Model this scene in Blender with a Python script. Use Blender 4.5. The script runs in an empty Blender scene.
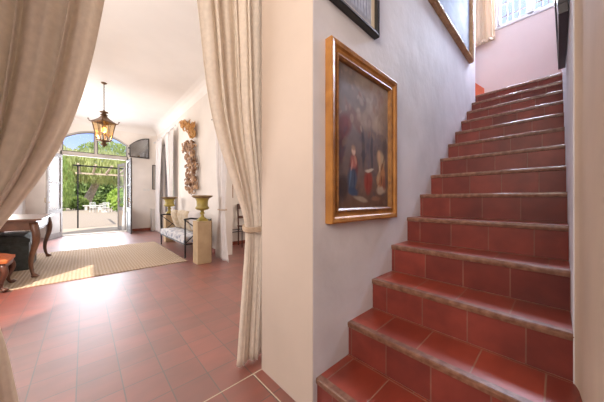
import bpy, math, random
from mathutils import Vector, Matrix, Euler
random.seed(7)
PI = math.pi
SC = bpy.context.scene
COL = SC.collection

# ------------------------------------------------------------------ camera
H = 1.05
YAW = math.atan(218/236)
cam_d = bpy.data.cameras.new('camera'); cam = bpy.data.objects.new('camera', cam_d); COL.objects.link(cam)
cam_d.sensor_width = 36; cam_d.lens = 36*236/604; cam_d.clip_start = .01; cam_d.clip_end = 200
cam_d.shift_y = -1/604
cam.location = (0, 0, H); cam.rotation_euler = (PI/2, 0, -YAW)
SC.camera = cam

# ------------------------------------------------------------------ world, sun, window and fill light, exposure
SC.view_settings.view_transform = 'Standard'; SC.view_settings.look = 'None'
SC.view_settings.exposure = -0.3; SC.view_settings.gamma = 1; SC.view_settings.use_curve_mapping = False
SC.cycles.max_bounces = 8; SC.cycles.diffuse_bounces = 5; SC.cycles.transparent_max_bounces = 16
SC.cycles.sample_clamp_indirect = 6
w = bpy.data.worlds.new('sky'); SC.world = w; w.use_nodes = True
nt = w.node_tree; bg = nt.nodes['Background']
tc = nt.nodes.new('ShaderNodeTexCoord'); sp = nt.nodes.new('ShaderNodeSeparateXYZ'); nt.links.new(tc.outputs['Generated'], sp.inputs[0])
rp = nt.nodes.new('ShaderNodeValToRGB'); nt.links.new(sp.outputs['Z'], rp.inputs[0])
rp.color_ramp.elements[0].position = .0; rp.color_ramp.elements[0].color = (.80, .88, 1, 1)
e_ = rp.color_ramp.elements.new(.52); e_.color = (.85, .92, 1, 1); rp.color_ramp.elements[1].position = .28; rp.color_ramp.elements[1].color = (.14, .30, .72, 1)
nz = nt.nodes.new('ShaderNodeTexNoise'); nz.inputs['Scale'].default_value = 3; nz.inputs['Detail'].default_value = 6; nt.links.new(tc.outputs['Generated'], nz.inputs['Vector'])
r2 = nt.nodes.new('ShaderNodeValToRGB'); nt.links.new(nz.outputs[0], r2.inputs[0])
r2.color_ramp.elements[0].position = .46; r2.color_ramp.elements[1].position = .64
mx = nt.nodes.new('ShaderNodeMix'); mx.data_type = 'RGBA'; nt.links.new(r2.outputs[0], mx.inputs[0]); nt.links.new(rp.outputs[0], mx.inputs[6]); mx.inputs[7].default_value = (1, 1, 1, 1)
nt.links.new(mx.outputs[2], bg.inputs['Color']); bg.inputs['Strength'].default_value = 2.1

def light(name, typ, loc, rot, energy, color, **k):
    d = bpy.data.lights.new(name, typ); o = bpy.data.objects.new(name, d); COL.objects.link(o)
    o.location = loc; o.rotation_euler = rot; d.energy = energy; d.color = color
    for a, b in k.items(): setattr(d, a, b)
    return o
def aim(o, target):
    o.rotation_euler = (Vector(target)-o.location).to_track_quat('-Z', 'Y').to_euler()
light('sun', 'SUN', (0, 20, 20), (math.radians(24), math.radians(-26), 0), 9, (1, .93, .80), angle=.01)
o = light('hall_fill', 'AREA', (-1.98, -.45, 2.6), (0, 0, 0), 92, (1, .84, .70), shape='RECTANGLE', size=1.5, size_y=2.2, spread=2.1); aim(o, (4.5, .45, 2.9))  # added warm fill from behind the camera, set at an invented window
o = light('stair_window_daylight', 'AREA', (5.42, .33, 4.42), (0, 0, 0), 700, (.76, .82, 1), shape='RECTANGLE', size=.85, size_y=1.0); aim(o, (2.2, .6, 1.6))
o = light('room_left_fill', 'AREA', (-1.1, 3.0, 1.9), (0, -PI/2, 0), 74, (1, .91, .83), shape='RECTANGLE', size=2.2, size_y=1.5)  # added fill at an invented opening hidden by the left curtain
o = light('room_left_far_fill', 'AREA', (-1.1, 7.6, 2.0), (0, -PI/2, 0), 88, (1, .93, .86), shape='RECTANGLE', size=1.8, size_y=1.2)  # added fill farther along the left wall, its window invented too
o = light('side_room_fill', 'AREA', (3.8, 3.4, 1.8), (0, PI/2, 0), 50, (1, .88, .76), shape='RECTANGLE', size=1.6, size_y=1.4)  # added fill for the side room; the wall behind it is solid
o = light('door_daylight', 'AREA', (.3, 9.98, 1.6), (math.radians(-80), 0, 0), 115, (.86, .92, 1), shape='RECTANGLE', size=1.5, size_y=2.9)

# ------------------------------------------------------------------ materials
MATS = {}
def mat(name, base=(.5, .5, .5), rough=.6, metal=0, spec=.5, var=0, vscale=3, bump=0, bscale=20, base2=None, coat=0, trans=0, emit=None, detail=5):
    m = bpy.data.materials.new(name); m.use_nodes = True; MATS[name] = m
    n = m.node_tree.nodes; L = m.node_tree.links; b = n['Principled BSDF']
    b.inputs['Base Color'].default_value = (*base, 1); b.inputs['Roughness'].default_value = rough
    b.inputs['Metallic'].default_value = metal; b.inputs['Specular IOR Level'].default_value = spec
    b.inputs['Coat Weight'].default_value = coat
    t = n.new('ShaderNodeTexCoord')
    if var or base2:
        z = n.new('ShaderNodeTexNoise'); z.inputs['Scale'].default_value = vscale; z.inputs['Detail'].default_value = detail; L.new(t.outputs['Object'], z.inputs['Vector'])
        r = n.new('ShaderNodeValToRGB'); L.new(z.outputs[0], r.inputs[0]); r.color_ramp.elements[0].position = .35; r.color_ramp.elements[1].position = .65
        c2 = base2 or tuple(min(1, c*(1+var)) for c in base); c1 = base if base2 else tuple(c*(1-var) for c in base)
        r.color_ramp.elements[0].color = (*c1, 1); r.color_ramp.elements[1].color = (*c2, 1)
        L.new(r.outputs[0], b.inputs['Base Color'])
    if bump:
        z = n.new('ShaderNodeTexNoise'); z.inputs['Scale'].default_value = bscale; z.inputs['Detail'].default_value = 6; L.new(t.outputs['Object'], z.inputs['Vector'])
        bp = n.new('ShaderNodeBump'); bp.inputs['Strength'].default_value = bump; bp.inputs['Distance'].default_value = .01
        L.new(z.outputs[0], bp.inputs['Height']); L.new(bp.outputs[0], b.inputs['Normal'])
    if trans:   # thin cloth or leaf that lets light through
        tr = n.new('ShaderNodeBsdfTranslucent'); mxs = n.new('ShaderNodeMixShader'); mxs.inputs[0].default_value = trans
        src = b.inputs['Base Color'].links[0].from_socket if b.inputs['Base Color'].links else None
        if src: L.new(src, tr.inputs[0])
        else: tr.inputs[0].default_value = (*base, 1)
        L.new(b.outputs[0], mxs.inputs[1]); L.new(tr.outputs[0], mxs.inputs[2]); L.new(mxs.outputs[0], n['Material Output'].inputs[0])
    if emit: b.inputs['Emission Color'].default_value = (*emit[0], 1); b.inputs['Emission Strength'].default_value = emit[1]
    return m
def glass(name, tint=(1, 1, 1), g=.12, rough=.02):
    m = bpy.data.materials.new(name); m.use_nodes = True; MATS[name] = m
    n = m.node_tree.nodes; L = m.node_tree.links; n.remove(n['Principled BSDF'])
    a = n.new('ShaderNodeBsdfTransparent'); a.inputs[0].default_value = (*tint, 1)
    b = n.new('ShaderNodeBsdfGlossy'); b.inputs['Roughness'].default_value = rough
    s = n.new('ShaderNodeMixShader'); s.inputs[0].default_value = g
    L.new(a.outputs[0], s.inputs[1]); L.new(b.outputs[0], s.inputs[2]); L.new(s.outputs[0], n['Material Output'].inputs[0])
def tiles(name, axes, size, origin, c1, c2, grout, rough=.25, mortar=.004, offset=0, coat=0, spec=.5, freq=2, squash=1, bump=.25):
    m = bpy.data.materials.new(name); m.use_nodes = True; MATS[name] = m
    n = m.node_tree.nodes; L = m.node_tree.links; b = n['Principled BSDF']
    t = n.new('ShaderNodeTexCoord'); s = n.new('ShaderNodeSeparateXYZ'); L.new(t.outputs['Object'], s.inputs[0])
    c = n.new('ShaderNodeCombineXYZ')
    for i, ax in enumerate(axes):
        a = n.new('ShaderNodeMath'); a.operation = 'SUBTRACT'; L.new(s.outputs['XYZ'.index(ax)], a.inputs[0]); a.inputs[1].default_value = origin[i]-100*size[i]
        L.new(a.outputs[0], c.inputs[i])
    br = n.new('ShaderNodeTexBrick'); L.new(c.outputs[0], br.inputs['Vector'])
    br.offset = offset; br.offset_frequency = freq; br.squash = squash
    br.inputs['Scale'].default_value = 1; br.inputs['Brick Width'].default_value = size[0]; br.inputs['Row Height'].default_value = size[1]
    br.inputs['Mortar Size'].default_value = mortar; br.inputs['Mortar Smooth'].default_value = .3
    br.inputs['Color1'].default_value = (*c1, 1); br.inputs['Color2'].default_value = (*c2, 1); br.inputs['Mortar'].default_value = (*grout, 1)
    z = n.new('ShaderNodeTexNoise'); z.inputs['Scale'].default_value = 9; z.inputs['Detail'].default_value = 3; mp = n.new('ShaderNodeMapping'); mp.inputs['Scale'].default_value = (.45, 1, 1); L.new(t.outputs['Object'], mp.inputs[0]); L.new(mp.outputs[0], z.inputs['Vector'])
    r = n.new('ShaderNodeValToRGB'); L.new(z.outputs[0], r.inputs[0]); r.color_ramp.elements[0].position = .3; r.color_ramp.elements[1].position = .7
    r.color_ramp.elements[0].color = (.80, .80, .82, 1); r.color_ramp.elements[1].color = (1.18, 1.16, 1.14, 1)
    mu = n.new('ShaderNodeMix'); mu.data_type = 'RGBA'; mu.blend_type = 'MULTIPLY'; mu.inputs[0].default_value = 1
    L.new(br.outputs['Color'], mu.inputs[6]); L.new(r.outputs[0], mu.inputs[7]); L.new(mu.outputs[2], b.inputs['Base Color'])
    rr = n.new('ShaderNodeMapRange'); L.new(z.outputs[0], rr.inputs[0]); rr.inputs['To Min'].default_value = rough*.92; rr.inputs['To Max'].default_value = rough*1.12
    b.inputs['Roughness'].default_value = rough
    b.inputs['Coat Weight'].default_value = coat; b.inputs['Coat Roughness'].default_value = .34; b.inputs['Specular IOR Level'].default_value = spec
    # low bump: sunk joints and hand-made unevenness
    z2 = n.new('ShaderNodeTexNoise'); z2.inputs['Scale'].default_value = 4; z2.inputs['Detail'].default_value = 3; L.new(t.outputs['Object'], z2.inputs['Vector'])
    ad = n.new('ShaderNodeMath'); ad.operation = 'SUBTRACT'; L.new(z2.outputs[0], ad.inputs[0]); L.new(br.outputs['Fac'], ad.inputs[1])
    bp = n.new('ShaderNodeBump'); bp.inputs['Strength'].default_value = bump; bp.inputs['Distance'].default_value = .006; L.new(ad.outputs[0], bp.inputs['Height']); L.new(bp.outputs[0], b.inputs['Normal'])

tiles('floor_tile', 'XY', (.194, .197), (-.031, 1.246), (.25, .046, .026), (.16, .030, .018), (.07, .035, .028), rough=.5, coat=1, spec=1, mortar=.0038, bump=.05)
MATS['floor_tile'].node_tree.nodes['Principled BSDF'].inputs['Coat IOR'].default_value = 1.9
MATS['floor_tile'].node_tree.nodes['Principled BSDF'].inputs['Coat Roughness'].default_value = .40
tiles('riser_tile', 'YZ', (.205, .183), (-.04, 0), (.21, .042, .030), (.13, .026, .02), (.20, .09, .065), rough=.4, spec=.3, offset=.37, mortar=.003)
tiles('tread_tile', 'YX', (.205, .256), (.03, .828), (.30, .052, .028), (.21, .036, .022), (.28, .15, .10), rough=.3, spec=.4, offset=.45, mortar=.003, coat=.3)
mat('nosing_wood', (.13, .05, .028), .38, base2=(.24, .12, .075), vscale=35, bump=.1, bscale=60, coat=.15)
mat('plaster', (.74, .69, .64), .85, var=.05, vscale=1.5, bump=.35, bscale=5)
mat('plaster_stair', (.66, .65, .68), .75, var=.08, vscale=3, bump=.6, bscale=6)
mat('plaster_ochre', (.62, .49, .37), .85, var=.07, vscale=2, bump=.35, bscale=6)
mat('plaster_reveal', (.52, .43, .36), .85, var=.05, vscale=2, bump=.3, bscale=5)  # same wall's plaster, its warm light and darker tone put into the colour
mat('plaster_pink', (.78, .68, .66), .85, var=.03, vscale=2)
mat('plaster_warm', (.80, .74, .68), .85, var=.05, vscale=2, bump=.3, bscale=5)
mat('ceiling_paint', (.84, .80, .76), .9, var=.04, vscale=1)
mat('skirting_tile', (.30, .07, .04), .4, var=.2, vscale=8)
mat('orange_tile', (.62, .12, .04), .5, var=.15, vscale=8)
mat('white_frame', (.72, .74, .78), .4)
mat('grey_wood', (.26, .23, .21), .5, var=.15, vscale=10)
mat('dark_wood_door', (.07, .06, .055), .45, var=.2, vscale=10)
mat('pale_frame', (.46, .42, .38), .5, var=.1)
mat('gilt', (.30, .125, .03), .42, base2=(.46, .21, .05), vscale=9, metal=.1, bump=.4, bscale=30)
mat('gilt_dark', (.19, .085, .03), .4, base2=(.32, .15, .045), vscale=25)
mat('gilt_pale', (.45, .27, .12), .4, base2=(.30, .16, .06), vscale=20, bump=.5, bscale=50)
mat('black_frame', (.02, .018, .016), .35)
mat('mat_board', (.62, .54, .42), .8)
mat('old_bronze', (.16, .09, .045), .4, metal=.5, var=.3, vscale=20)
mat('iron', (.02, .02, .022), .45, metal=.4)
mat('dark_lacquer', (.035, .03, .035), .28, var=.2, vscale=6)
mat('walnut', (.19, .085, .048), .35, base2=(.11, .048, .027), vscale=10, coat=.3)
mat('dark_walnut', (.09, .03, .018), .4, var=.2)
mat('trunk_leather', (.045, .055, .055), .5, var=.3, vscale=15, bump=.4)
mat('orange_velvet', (.55, .14, .03), .8, base2=(.40, .09, .03), vscale=14)
mat('linen', (.84, .76, .66), .9, var=.05, vscale=40, trans=.18, bump=.1, bscale=90)
mat('linen_band', (.50, .38, .27), .9, var=.1, vscale=40)
mat('sheer_white', (.78, .74, .72), .9, trans=.3, var=.04, vscale=10)
mat('sandstone', (.52, .38, .22), .8, base2=(.42, .30, .17), vscale=5, bump=.6, bscale=25)
mat('urn_glaze', (.30, .23, .05), .45, base2=(.42, .33, .07), vscale=7, bump=.5, bscale=20)
mat('urn_lip', (.22, .14, .06), .5, var=.3, vscale=14)
mat('cushion_tan', (.46, .36, .24), .9, base2=(.60, .52, .40), vscale=14, bump=.4)
mat('carved_gold', (.40, .17, .04), .45, base2=(.62, .34, .10), vscale=9)
mat('carved_brown', (.16, .07, .03), .55, base2=(.62, .40, .24), vscale=8)
mat('brass', (.5, .33, .12), .3, metal=.9)
mat('bulb_glow', (1, .8, .4), .4, emit=((1, .55, .12), 9))
mat('gravel', (.34, .28, .23), .95, base2=(.26, .21, .175), vscale=60, bump=.6, bscale=80)
mat('terrace', (.38, .32, .26), .8, var=.08, vscale=4)
mat('leaf_bright', (.42, .55, .10), .6, base2=(.25, .40, .08), vscale=1.3, trans=.4)
mat('leaf_mid', (.30, .42, .12), .6, base2=(.38, .46, .14), vscale=1.0, trans=.4)
mat('leaf_dark', (.18, .28, .10), .6, base2=(.30, .40, .13), vscale=1.2, trans=.3)
mat('leaf_olive', (.62, .64, .30), .6, base2=(.44, .50, .20), vscale=1.0, trans=.4)
mat('bark', (.44, .34, .27), .9, var=.25, vscale=6, bump=1, bscale=12)
mat('garden_white', (.8, .8, .78), .5)
mat('pergola_wood', (.52, .42, .32), .7, var=.1)
mat('plastic_white', (.75, .72, .68), .4)
glass('clear_glass', (.97, .98, 1), .05)
glass('smoked_glass', (.20, .21, .23), .30)
glass('lantern_glass', (1, .93, .80), .08)
# blue and white woven cover of the settee
m = mat('blue_print', (.62, .62, .64), .9); n = m.node_tree.nodes; L = m.node_tree.links
t = n.new('ShaderNodeTexCoord'); wv = n.new('ShaderNodeTexVoronoi'); wv.inputs['Scale'].default_value = 11; L.new(t.outputs['Object'], wv.inputs['Vector'])
r = n.new('ShaderNodeValToRGB'); L.new(wv.outputs[0], r.inputs[0]); r.color_ramp.elements[0].color = (.16, .20, .32, 1); r.color_ramp.elements[1].color = (.66, .66, .68, 1)
r.color_ramp.elements[0].position = .2; r.color_ramp.elements[1].position = .5; L.new(r.outputs[0], n['Principled BSDF'].inputs['Base Color'])
# ribbed jute rug
m = mat('jute', (.5, .4, .3), .75); n = m.node_tree.nodes; L = m.node_tree.links
t = n.new('ShaderNodeTexCoord'); wv = n.new('ShaderNodeTexWave'); wv.inputs['Scale'].default_value = 8; wv.inputs['Distortion'].default_value = 1.4
wv.inputs['Detail'].default_value = 2; wv.inputs['Detail Scale'].default_value = .6; wv.bands_direction = 'X'; L.new(t.outputs['Object'], wv.inputs['Vector'])
r = n.new('ShaderNodeValToRGB'); L.new(wv.outputs[0], r.inputs[0]); r.color_ramp.elements[0].color = (.46, .33, .22, 1); r.color_ramp.elements[1].color = (.56, .43, .31, 1)
L.new(r.outputs[0], n['Principled BSDF'].inputs['Base Color'])
w2 = n.new('ShaderNodeTexWave'); w2.inputs['Scale'].default_value = 22; w2.bands_direction = 'Y'; L.new(t.outputs['Object'], w2.inputs['Vector'])
ad = n.new('ShaderNodeMath'); L.new(w2.outputs[0], ad.inputs[0]); L.new(wv.outputs[0], ad.inputs[1])
bp = n.new('ShaderNodeBump'); bp.inputs['Strength'].default_value = .7; bp.inputs['Distance'].default_value = .006; L.new(ad.outputs[0], bp.inputs['Height']); L.new(bp.outputs[0], n['Principled BSDF'].inputs['Normal'])
def attr_mat(name, rough=.5, coat=0):
    m = bpy.data.materials.new(name); m.use_nodes = True; MATS[name] = m
    n = m.node_tree.nodes; L = m.node_tree.links; b = n['Principled BSDF']; b.inputs['Roughness'].default_value = rough; b.inputs['Coat Weight'].default_value = coat
    a = n.new('ShaderNodeVertexColor'); a.layer_name = 'paint'; L.new(a.outputs[0], b.inputs['Base Color'])
attr_mat('oil_paint', .5, .08)
attr_mat('glazed_print', .3, .6)
attr_mat('pale_paint', .8, 0)

# ------------------------------------------------------------------ mesh helpers
class MB:
    def __init__(s): s.v = []; s.f = []
    def add(s, vs, fs):
        k = len(s.v); s.v += [tuple(v) for v in vs]; s.f += [tuple(i+k for i in f) for f in fs]; return s
    def box(s, a, b, M=None):
        (x0, y0, z0), (x1, y1, z1) = a, b
        vs = [Vector(p) for p in [(x0,y0,z0),(x1,y0,z0),(x1,y1,z0),(x0,y1,z0),(x0,y0,z1),(x1,y0,z1),(x1,y1,z1),(x0,y1,z1)]]
        if M: vs = [M @ v for v in vs]
        return s.add(vs, [(3,2,1,0),(4,5,6,7),(0,1,5,4),(1,2,6,5),(2,3,7,6),(3,0,4,7)])
    def tube(s, pts, r, n=8, caps=True):
        pts = [Vector(p) for p in pts]; N = len(pts)
        rs = r if isinstance(r, (list, tuple)) else [r]*N
        k = len(s.v); prev = None
        for i, p in enumerate(pts):
            d = (pts[min(i+1, N-1)]-pts[max(i-1, 0)]).normalized()
            if prev is None: a = d.orthogonal().normalized()
            else:
                a = prev - d*prev.dot(d); a = a.normalized() if a.length > 1e-6 else d.orthogonal().normalized()
            prev = a; b = d.cross(a)
            for j in range(n):
                t = 2*PI*j/n; s.v.append(tuple(p+(a*math.cos(t)+b*math.sin(t))*rs[i]))
        for i in range(N-1):
            for j in range(n):
                s.f.append((k+i*n+j, k+i*n+(j+1) % n, k+(i+1)*n+(j+1) % n, k+(i+1)*n+j))
        if caps:
            s.f.append(tuple(k+j for j in reversed(range(n)))); s.f.append(tuple(k+(N-1)*n+j for j in range(n)))
        return s
    def lathe(s, prof, c=(0, 0, 0), n=24, a0=0, sx=1, sy=1):
        k = len(s.v)
        for r, z in prof:
            for j in range(n):
                t = a0+2*PI*j/n; s.v.append((c[0]+r*sx*math.cos(t), c[1]+r*sy*math.sin(t), c[2]+z))
        N = len(prof)
        for i in range(N-1):
            for j in range(n): s.f.append((k+i*n+j, k+i*n+(j+1) % n, k+(i+1)*n+(j+1) % n, k+(i+1)*n+j))
        s.f.append(tuple(k+j for j in reversed(range(n)))); s.f.append(tuple(k+(N-1)*n+j for j in range(n)))
        return s
    def ball(s, c, r, n=12, M=None):
        rx, ry, rz = r if isinstance(r, tuple) else (r, r, r)
        k = len(s.v); R = n//2
        for i in range(1, R):
            p = PI*i/R
            for j in range(n):
                t = 2*PI*j/n; q = Vector((rx*math.sin(p)*math.cos(t), ry*math.sin(p)*math.sin(t), rz*math.cos(p)))
                if M: q = M @ q
                s.v.append(tuple(q+Vector(c)))
        for sgn in (1, -1):
            q = Vector((0, 0, rz*sgn)); q = M @ q if M else q; s.v.append(tuple(q+Vector(c)))
        T = len(s.v)-2; B = T+1
        for i in range(R-2):
            for j in range(n): s.f.append((k+i*n+j, k+(i+1)*n+j, k+(i+1)*n+(j+1) % n, k+i*n+(j+1) % n))
        for j in range(n):
            s.f.append((T, k+j, k+(j+1) % n)); s.f.append((B, k+(R-2)*n+(j+1) % n, k+(R-2)*n+j))
        return s
    def prism(s, poly, lo, hi, ax='Z'):
        f = {'Z': lambda p, t: (p[0], p[1], t), 'Y': lambda p, t: (p[0], t, p[1]), 'X': lambda p, t: (t, p[0], p[1])}[ax]
        n = len(poly); vs = [f(p, lo) for p in poly]+[f(p, hi) for p in poly]
        return s.add(vs, [tuple(reversed(range(n))), tuple(range(n, 2*n))]+[(i, (i+1) % n, n+(i+1) % n, n+i) for i in range(n)])
    def grid(s, fn, nu, nv):
        k = len(s.v)
        for j in range(nv+1):
            for i in range(nu+1): s.v.append(tuple(fn(i/nu, j/nv)))
        for j in range(nv):
            for i in range(nu):
                a = k+j*(nu+1)+i; s.f.append((a, a+1, a+nu+2, a+nu+1))
        return s
    def build(s, name, m, parent=None, smooth=False, bevel=0, solid=0, sub=0, loc=None, rot=None):
        me = bpy.data.meshes.new(name); me.from_pydata(s.v, [], s.f); me.update()
        o = bpy.data.objects.new(name, me); COL.objects.link(o); me.materials.append(MATS[m])
        import bmesh
        b = bmesh.new(); b.from_mesh(me); bmesh.ops.recalc_face_normals(b, faces=b.faces); b.to_mesh(me); b.free()
        if smooth:
            for p in me.polygons: p.use_smooth = True
        if solid:
            d = o.modifiers.new('thick', 'SOLIDIFY'); d.thickness = solid; d.offset = 0
        if bevel:
            d = o.modifiers.new('bevel', 'BEVEL'); d.width = bevel; d.segments = 2; d.limit_method = 'ANGLE'; d.angle_limit = .7
        if sub:
            d = o.modifiers.new('sub', 'SUBSURF'); d.levels = sub; d.render_levels = sub
        if parent:
            o.parent = parent
            o.location = Vector((0, 0, 0)) - (parent.location if False else Vector((0, 0, 0)))
        if loc is not None: o.location = loc
        if rot is not None: o.rotation_euler = rot
        return o
def tag(o, label=None, cat=None, group=None, kind=None):
    if label: o['label'] = label
    if cat: o['category'] = cat
    if group: o['group'] = group
    if kind: o['kind'] = kind
    return o
def empty(name, loc, label, cat, group=None, rz=0):
    o = bpy.data.objects.new(name, None); COL.objects.link(o); o.location = loc; o.rotation_euler = (0, 0, rz); o.empty_display_size = .1
    return tag(o, label, cat, group)
def copy_tree(o, parent=None):
    c = o.copy(); COL.objects.link(c); c.parent = parent
    for ch in [x for x in COL.objects if x.parent == o]: copy_tree(ch, c)
    return c
def st(mb, name, m, **k): return tag(mb.build(name, m, **k), kind='structure')
def box(a, b, M=None): return MB().box(a, b, M)

# ------------------------------------------------------------------ dimensions
YP, YQ = .80, 1.246            # thick wall between stair hall and long room
XJ, XL = .81, -.45             # the two jambs of its opening
ZC, ZT = 3.5, 4.9              # ceilings
YF = 9.65                      # far wall
XR, XW = 1.90, -1.15           # long room side walls
X0, RUN, RISE, NS = .828, .256, .183, 14
YS = -.04                      # wall right of the stairs
XB = 5.10                      # wall behind the landing

# ------------------------------------------------------------------ room shell
st(box((-2.1, -2.3, -.1), (5.3, YF+.3, 0)), 'floor', 'floor_tile')
st(box((-.031, YQ-.003, 0), (XJ, YQ+.003, .0012)), 'trim_threshold', 'mat_board')
st(box((XJ-.062, YP+.02, 0), (XJ-.057, YQ, .0012)), 'trim_threshold', 'mat_board')
st(box((XW-.2, YQ, ZC), (4.3, YF+.3, ZC+.12)), 'ceiling', 'ceiling_paint')
st(box((-2.3, -2.5, ZT), (5.3, 2.4, ZT+.12)), 'ceiling_stair', 'plaster_pink')
# wall carrying the paintings: reveal face and corridor face belong to the same masonry
w_ = MB().box((XJ+.003, YP, 0), (4.12, YQ, ZT)); st(w_, 'wall_stair', 'plaster_stair')
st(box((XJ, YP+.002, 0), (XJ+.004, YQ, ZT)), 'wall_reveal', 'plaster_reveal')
st(box((-2.3, YP, 0), (XL, YQ, ZT)), 'wall_hall_left', 'plaster')
st(box((XL, YP, 3.1), (XJ, YQ, ZT)), 'wall_hall_lintel', 'plaster')
# near right wall (ochre) and wall along the stairs
st(MB().prism([(.5, -.40), (1.34, -.40), (1.34, YS-.003), (1.33, YS-.007), (1.30, -.053), (1.24, -.058), (.5, -.062)], 0, ZT), 'wall_right_near', 'plaster_ochre')
st(box((1.341, -.40, 0), (XB+.2, YS, ZT)), 'wall_right_stair', 'plaster_stair')
st(MB().box((-2.3, -2.5, 0), (5.3, -2.3, ZT)), 'wall_hall_back', 'plaster')
# hall west wall with an unseen window opening added for the hall light
wm = MB().box((-2.3, -2.3, 0), (-2.1, YP, 1.4)).box((-2.3, -2.3, 3.8), (-2.1, YP, ZT)).box((-2.3, -2.3, 1.4), (-2.1, -1.25, 3.8)).box((-2.3, .35, 1.4), (-2.1, YP, 3.8))
st(wm, 'wall_hall_west', 'plaster')
# far wall with arched door opening
xa, xb, za, zs = -.50, 1.08, 3.17, 2.86
xc = (xa+xb)/2
def arch(x, d=0): return zs+(za-zs)*(1-((x-xc)/((xb-xa)/2))**2)-d
N = 16
poly = [(xb+(xa-xb)*i/N, arch(xb+(xa-xb)*i/N)) for i in range(N+1)]
fw = MB().box((XW-.2, YF, 0), (xa, YF+.3, ZC)).box((xb, YF, 0), (XR+.2, YF+.3, ZC))
for i in range(N):
    (x1, z1), (x2, z2) = poly[i], poly[i+1]
    fw.prism([(x1, z1), (x2, z2), (x2, ZC), (x1, ZC)], YF, YF+.3, 'Y')
st(fw, 'wall_far', 'plaster_warm')
# long room right wall: opening to the side room, then a curtained window
yo, wy0, wy1 = 4.25, 7.55, 8.75
rw = MB().box((XR, yo, 0), (XR+.2, wy0, ZC)).box((XR, wy1, 0), (XR+.2, YF, ZC)).box((XR, wy0, 2.85), (XR+.2, wy1, ZC)).box((XR, YQ, 2.6), (XR+.2, yo, ZC)).box((XR, wy0, 0), (XR+.2, wy1, .3))
st(rw, 'wall_right_room', 'plaster')
st(MB().prism([(XR, ZC-.16), (XR-.03, ZC-.07), (XR-.08, ZC-.02), (XR-.16, ZC), (XR, ZC)], YQ, YF, 'Y') if False else MB().add([], []).prism([(XR, 0), (XR, .001), (XR-.001, 0)], 0, .001), 'trim_1', 'ceiling_paint')
cv = MB()
pr = [(XR, ZC-.2), (XR-.02, ZC-.12), (XR-.06, ZC-.06), (XR-.12, ZC-.02), (XR-.2, ZC), (XR, ZC)]
k = len(cv.v); n_ = len(pr)
cv.add([(x, YQ, z) for x, z in pr]+[(x, YF, z) for x, z in pr], [tuple(range(n_)), tuple(range(2*n_-1, n_-1, -1))]+[(i, (i+1) % n_, n_+(i+1) % n_, n_+i) for i in range(n_)])
st(cv, 'trim_cove_right', 'ceiling_paint')
cv = MB(); pr = [(YF, ZC-.2), (YF-.02, ZC-.12), (YF-.06, ZC-.06), (YF-.12, ZC-.02), (YF-.2, ZC), (YF, ZC)]
cv.add([(XW, y, z) for y, z in pr]+[(XR-.02, y, z) for y, z in pr], [tuple(range(n_)), tuple(range(2*n_-1, n_-1, -1))]+[(i, (i+1) % n_, n_+(i+1) % n_, n_+i) for i in range(n_)])
st(cv, 'trim_cove_far', 'ceiling_paint')
# long room left wall with two unseen window openings added for the room light
lw = MB().box((XW-.2, YQ, 0), (XW, YF, .8)).box((XW-.2, YQ, 3.0), (XW, YF, ZC))
for a, b in ((YQ, 2.2), (3.8, 6.9), (8.3, YF)): lw.box((XW-.2, a, .8), (XW, b, 3.0))
st(lw, 'wall_left', 'plaster')
# side room shell
st(box((XR+.2, 5.15, 0), (3.85, 5.35, ZC)), 'wall_side_room_far', 'plaster')
st(MB().box((3.85, YQ, 0), (4.0, 5.35, ZC)), 'wall_side_room_right', 'plaster')
st(box((XR+.2, 5.135, 0), (3.85, 5.149, .08)), 'baseboard_side_room', 'skirting_tile')
st(box((xb+.02, YF-.015, 0), (XR-.16, YF-.001, .085)), 'baseboard_far', 'skirting_tile')
st(box((XR-.015, 4.3, 0), (XR-.001, wy0, .085)), 'baseboard_right', 'skirting_tile')
# landing walls
bw = MB()
wb0, wb1, wz0, wz1 = -.02, .70, 3.93, 4.82
bw.box((XB, YS, 0), (XB+.2, 2.4, wz0)).box((XB, YS, wz1), (XB+.2, 2.4, ZT)).box((XB, wb1, wz0), (XB+.2, 2.4, wz1))
st(bw, 'wall_landing', 'plaster_pink')
st(box((3.9, 2.2, 0), (5.3, 2.4, ZT)), 'wall_landing_left', 'plaster_pink')
# ------------------------------------------------------------------ staircase
stair = empty('staircase', (X0, YP/2, 0), 'red tiled staircase with worn wooden edges rising to the landing', 'staircase')
def P(o, root=None):      # parent with world coordinates kept
    root = root or stair
    o.parent = root; o.matrix_parent_inverse = (Matrix.Translation(root.location) @ root.rotation_euler.to_matrix().to_4x4()).inverted(); return o
for k in range(NS):
    x = X0+RUN*k; zt = RISE*(k+1); ye = YS if k >= 2 else -.058
    P(box((x+.012, ye, RISE*k if k else 0), (x+.03, YP-.001, zt-.022)).build('riser', 'riser_tile'))
    P(box((x+.034, ye, zt-.03), (x+RUN+.012 if k < NS-1 else XB, YP-.001 if k < NS-1 else 2.19, zt-.001)).build('tread', 'tread_tile'))
    # slightly worn, rounded nosing bar
    g = MB(); n1 = 22
    ys = [ye-.002+(YP-ye)*i/n1 for i in range(n1+1)]
    for i, y in enumerate(ys):
        wv_ = .0009*math.sin(9*y+k*1.7)+.0006*math.sin(23*y+k)
        pr = [(x+.010, -.030), (x+.003+wv_, -.028), (x+wv_, -.012), (x+.001+wv_, -.003), (x+.005, .0005+wv_*.4), (x+.036, .0005), (x+.036, -.030)]
        g.v += [(px, y, zt+pz) for px, pz in pr]
    m_ = 7
    for i in range(n1):
        for j in range(m_): g.f.append((i*m_+j, i*m_+(j+1) % m_, (i+1)*m_+(j+1) % m_, (i+1)*m_+j))
    g.f.append(tuple(range(m_))); g.f.append(tuple(range(n1*m_+m_-1, n1*m_-1, -1)))
    P(g.build('nosing', 'nosing_wood'))
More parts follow.
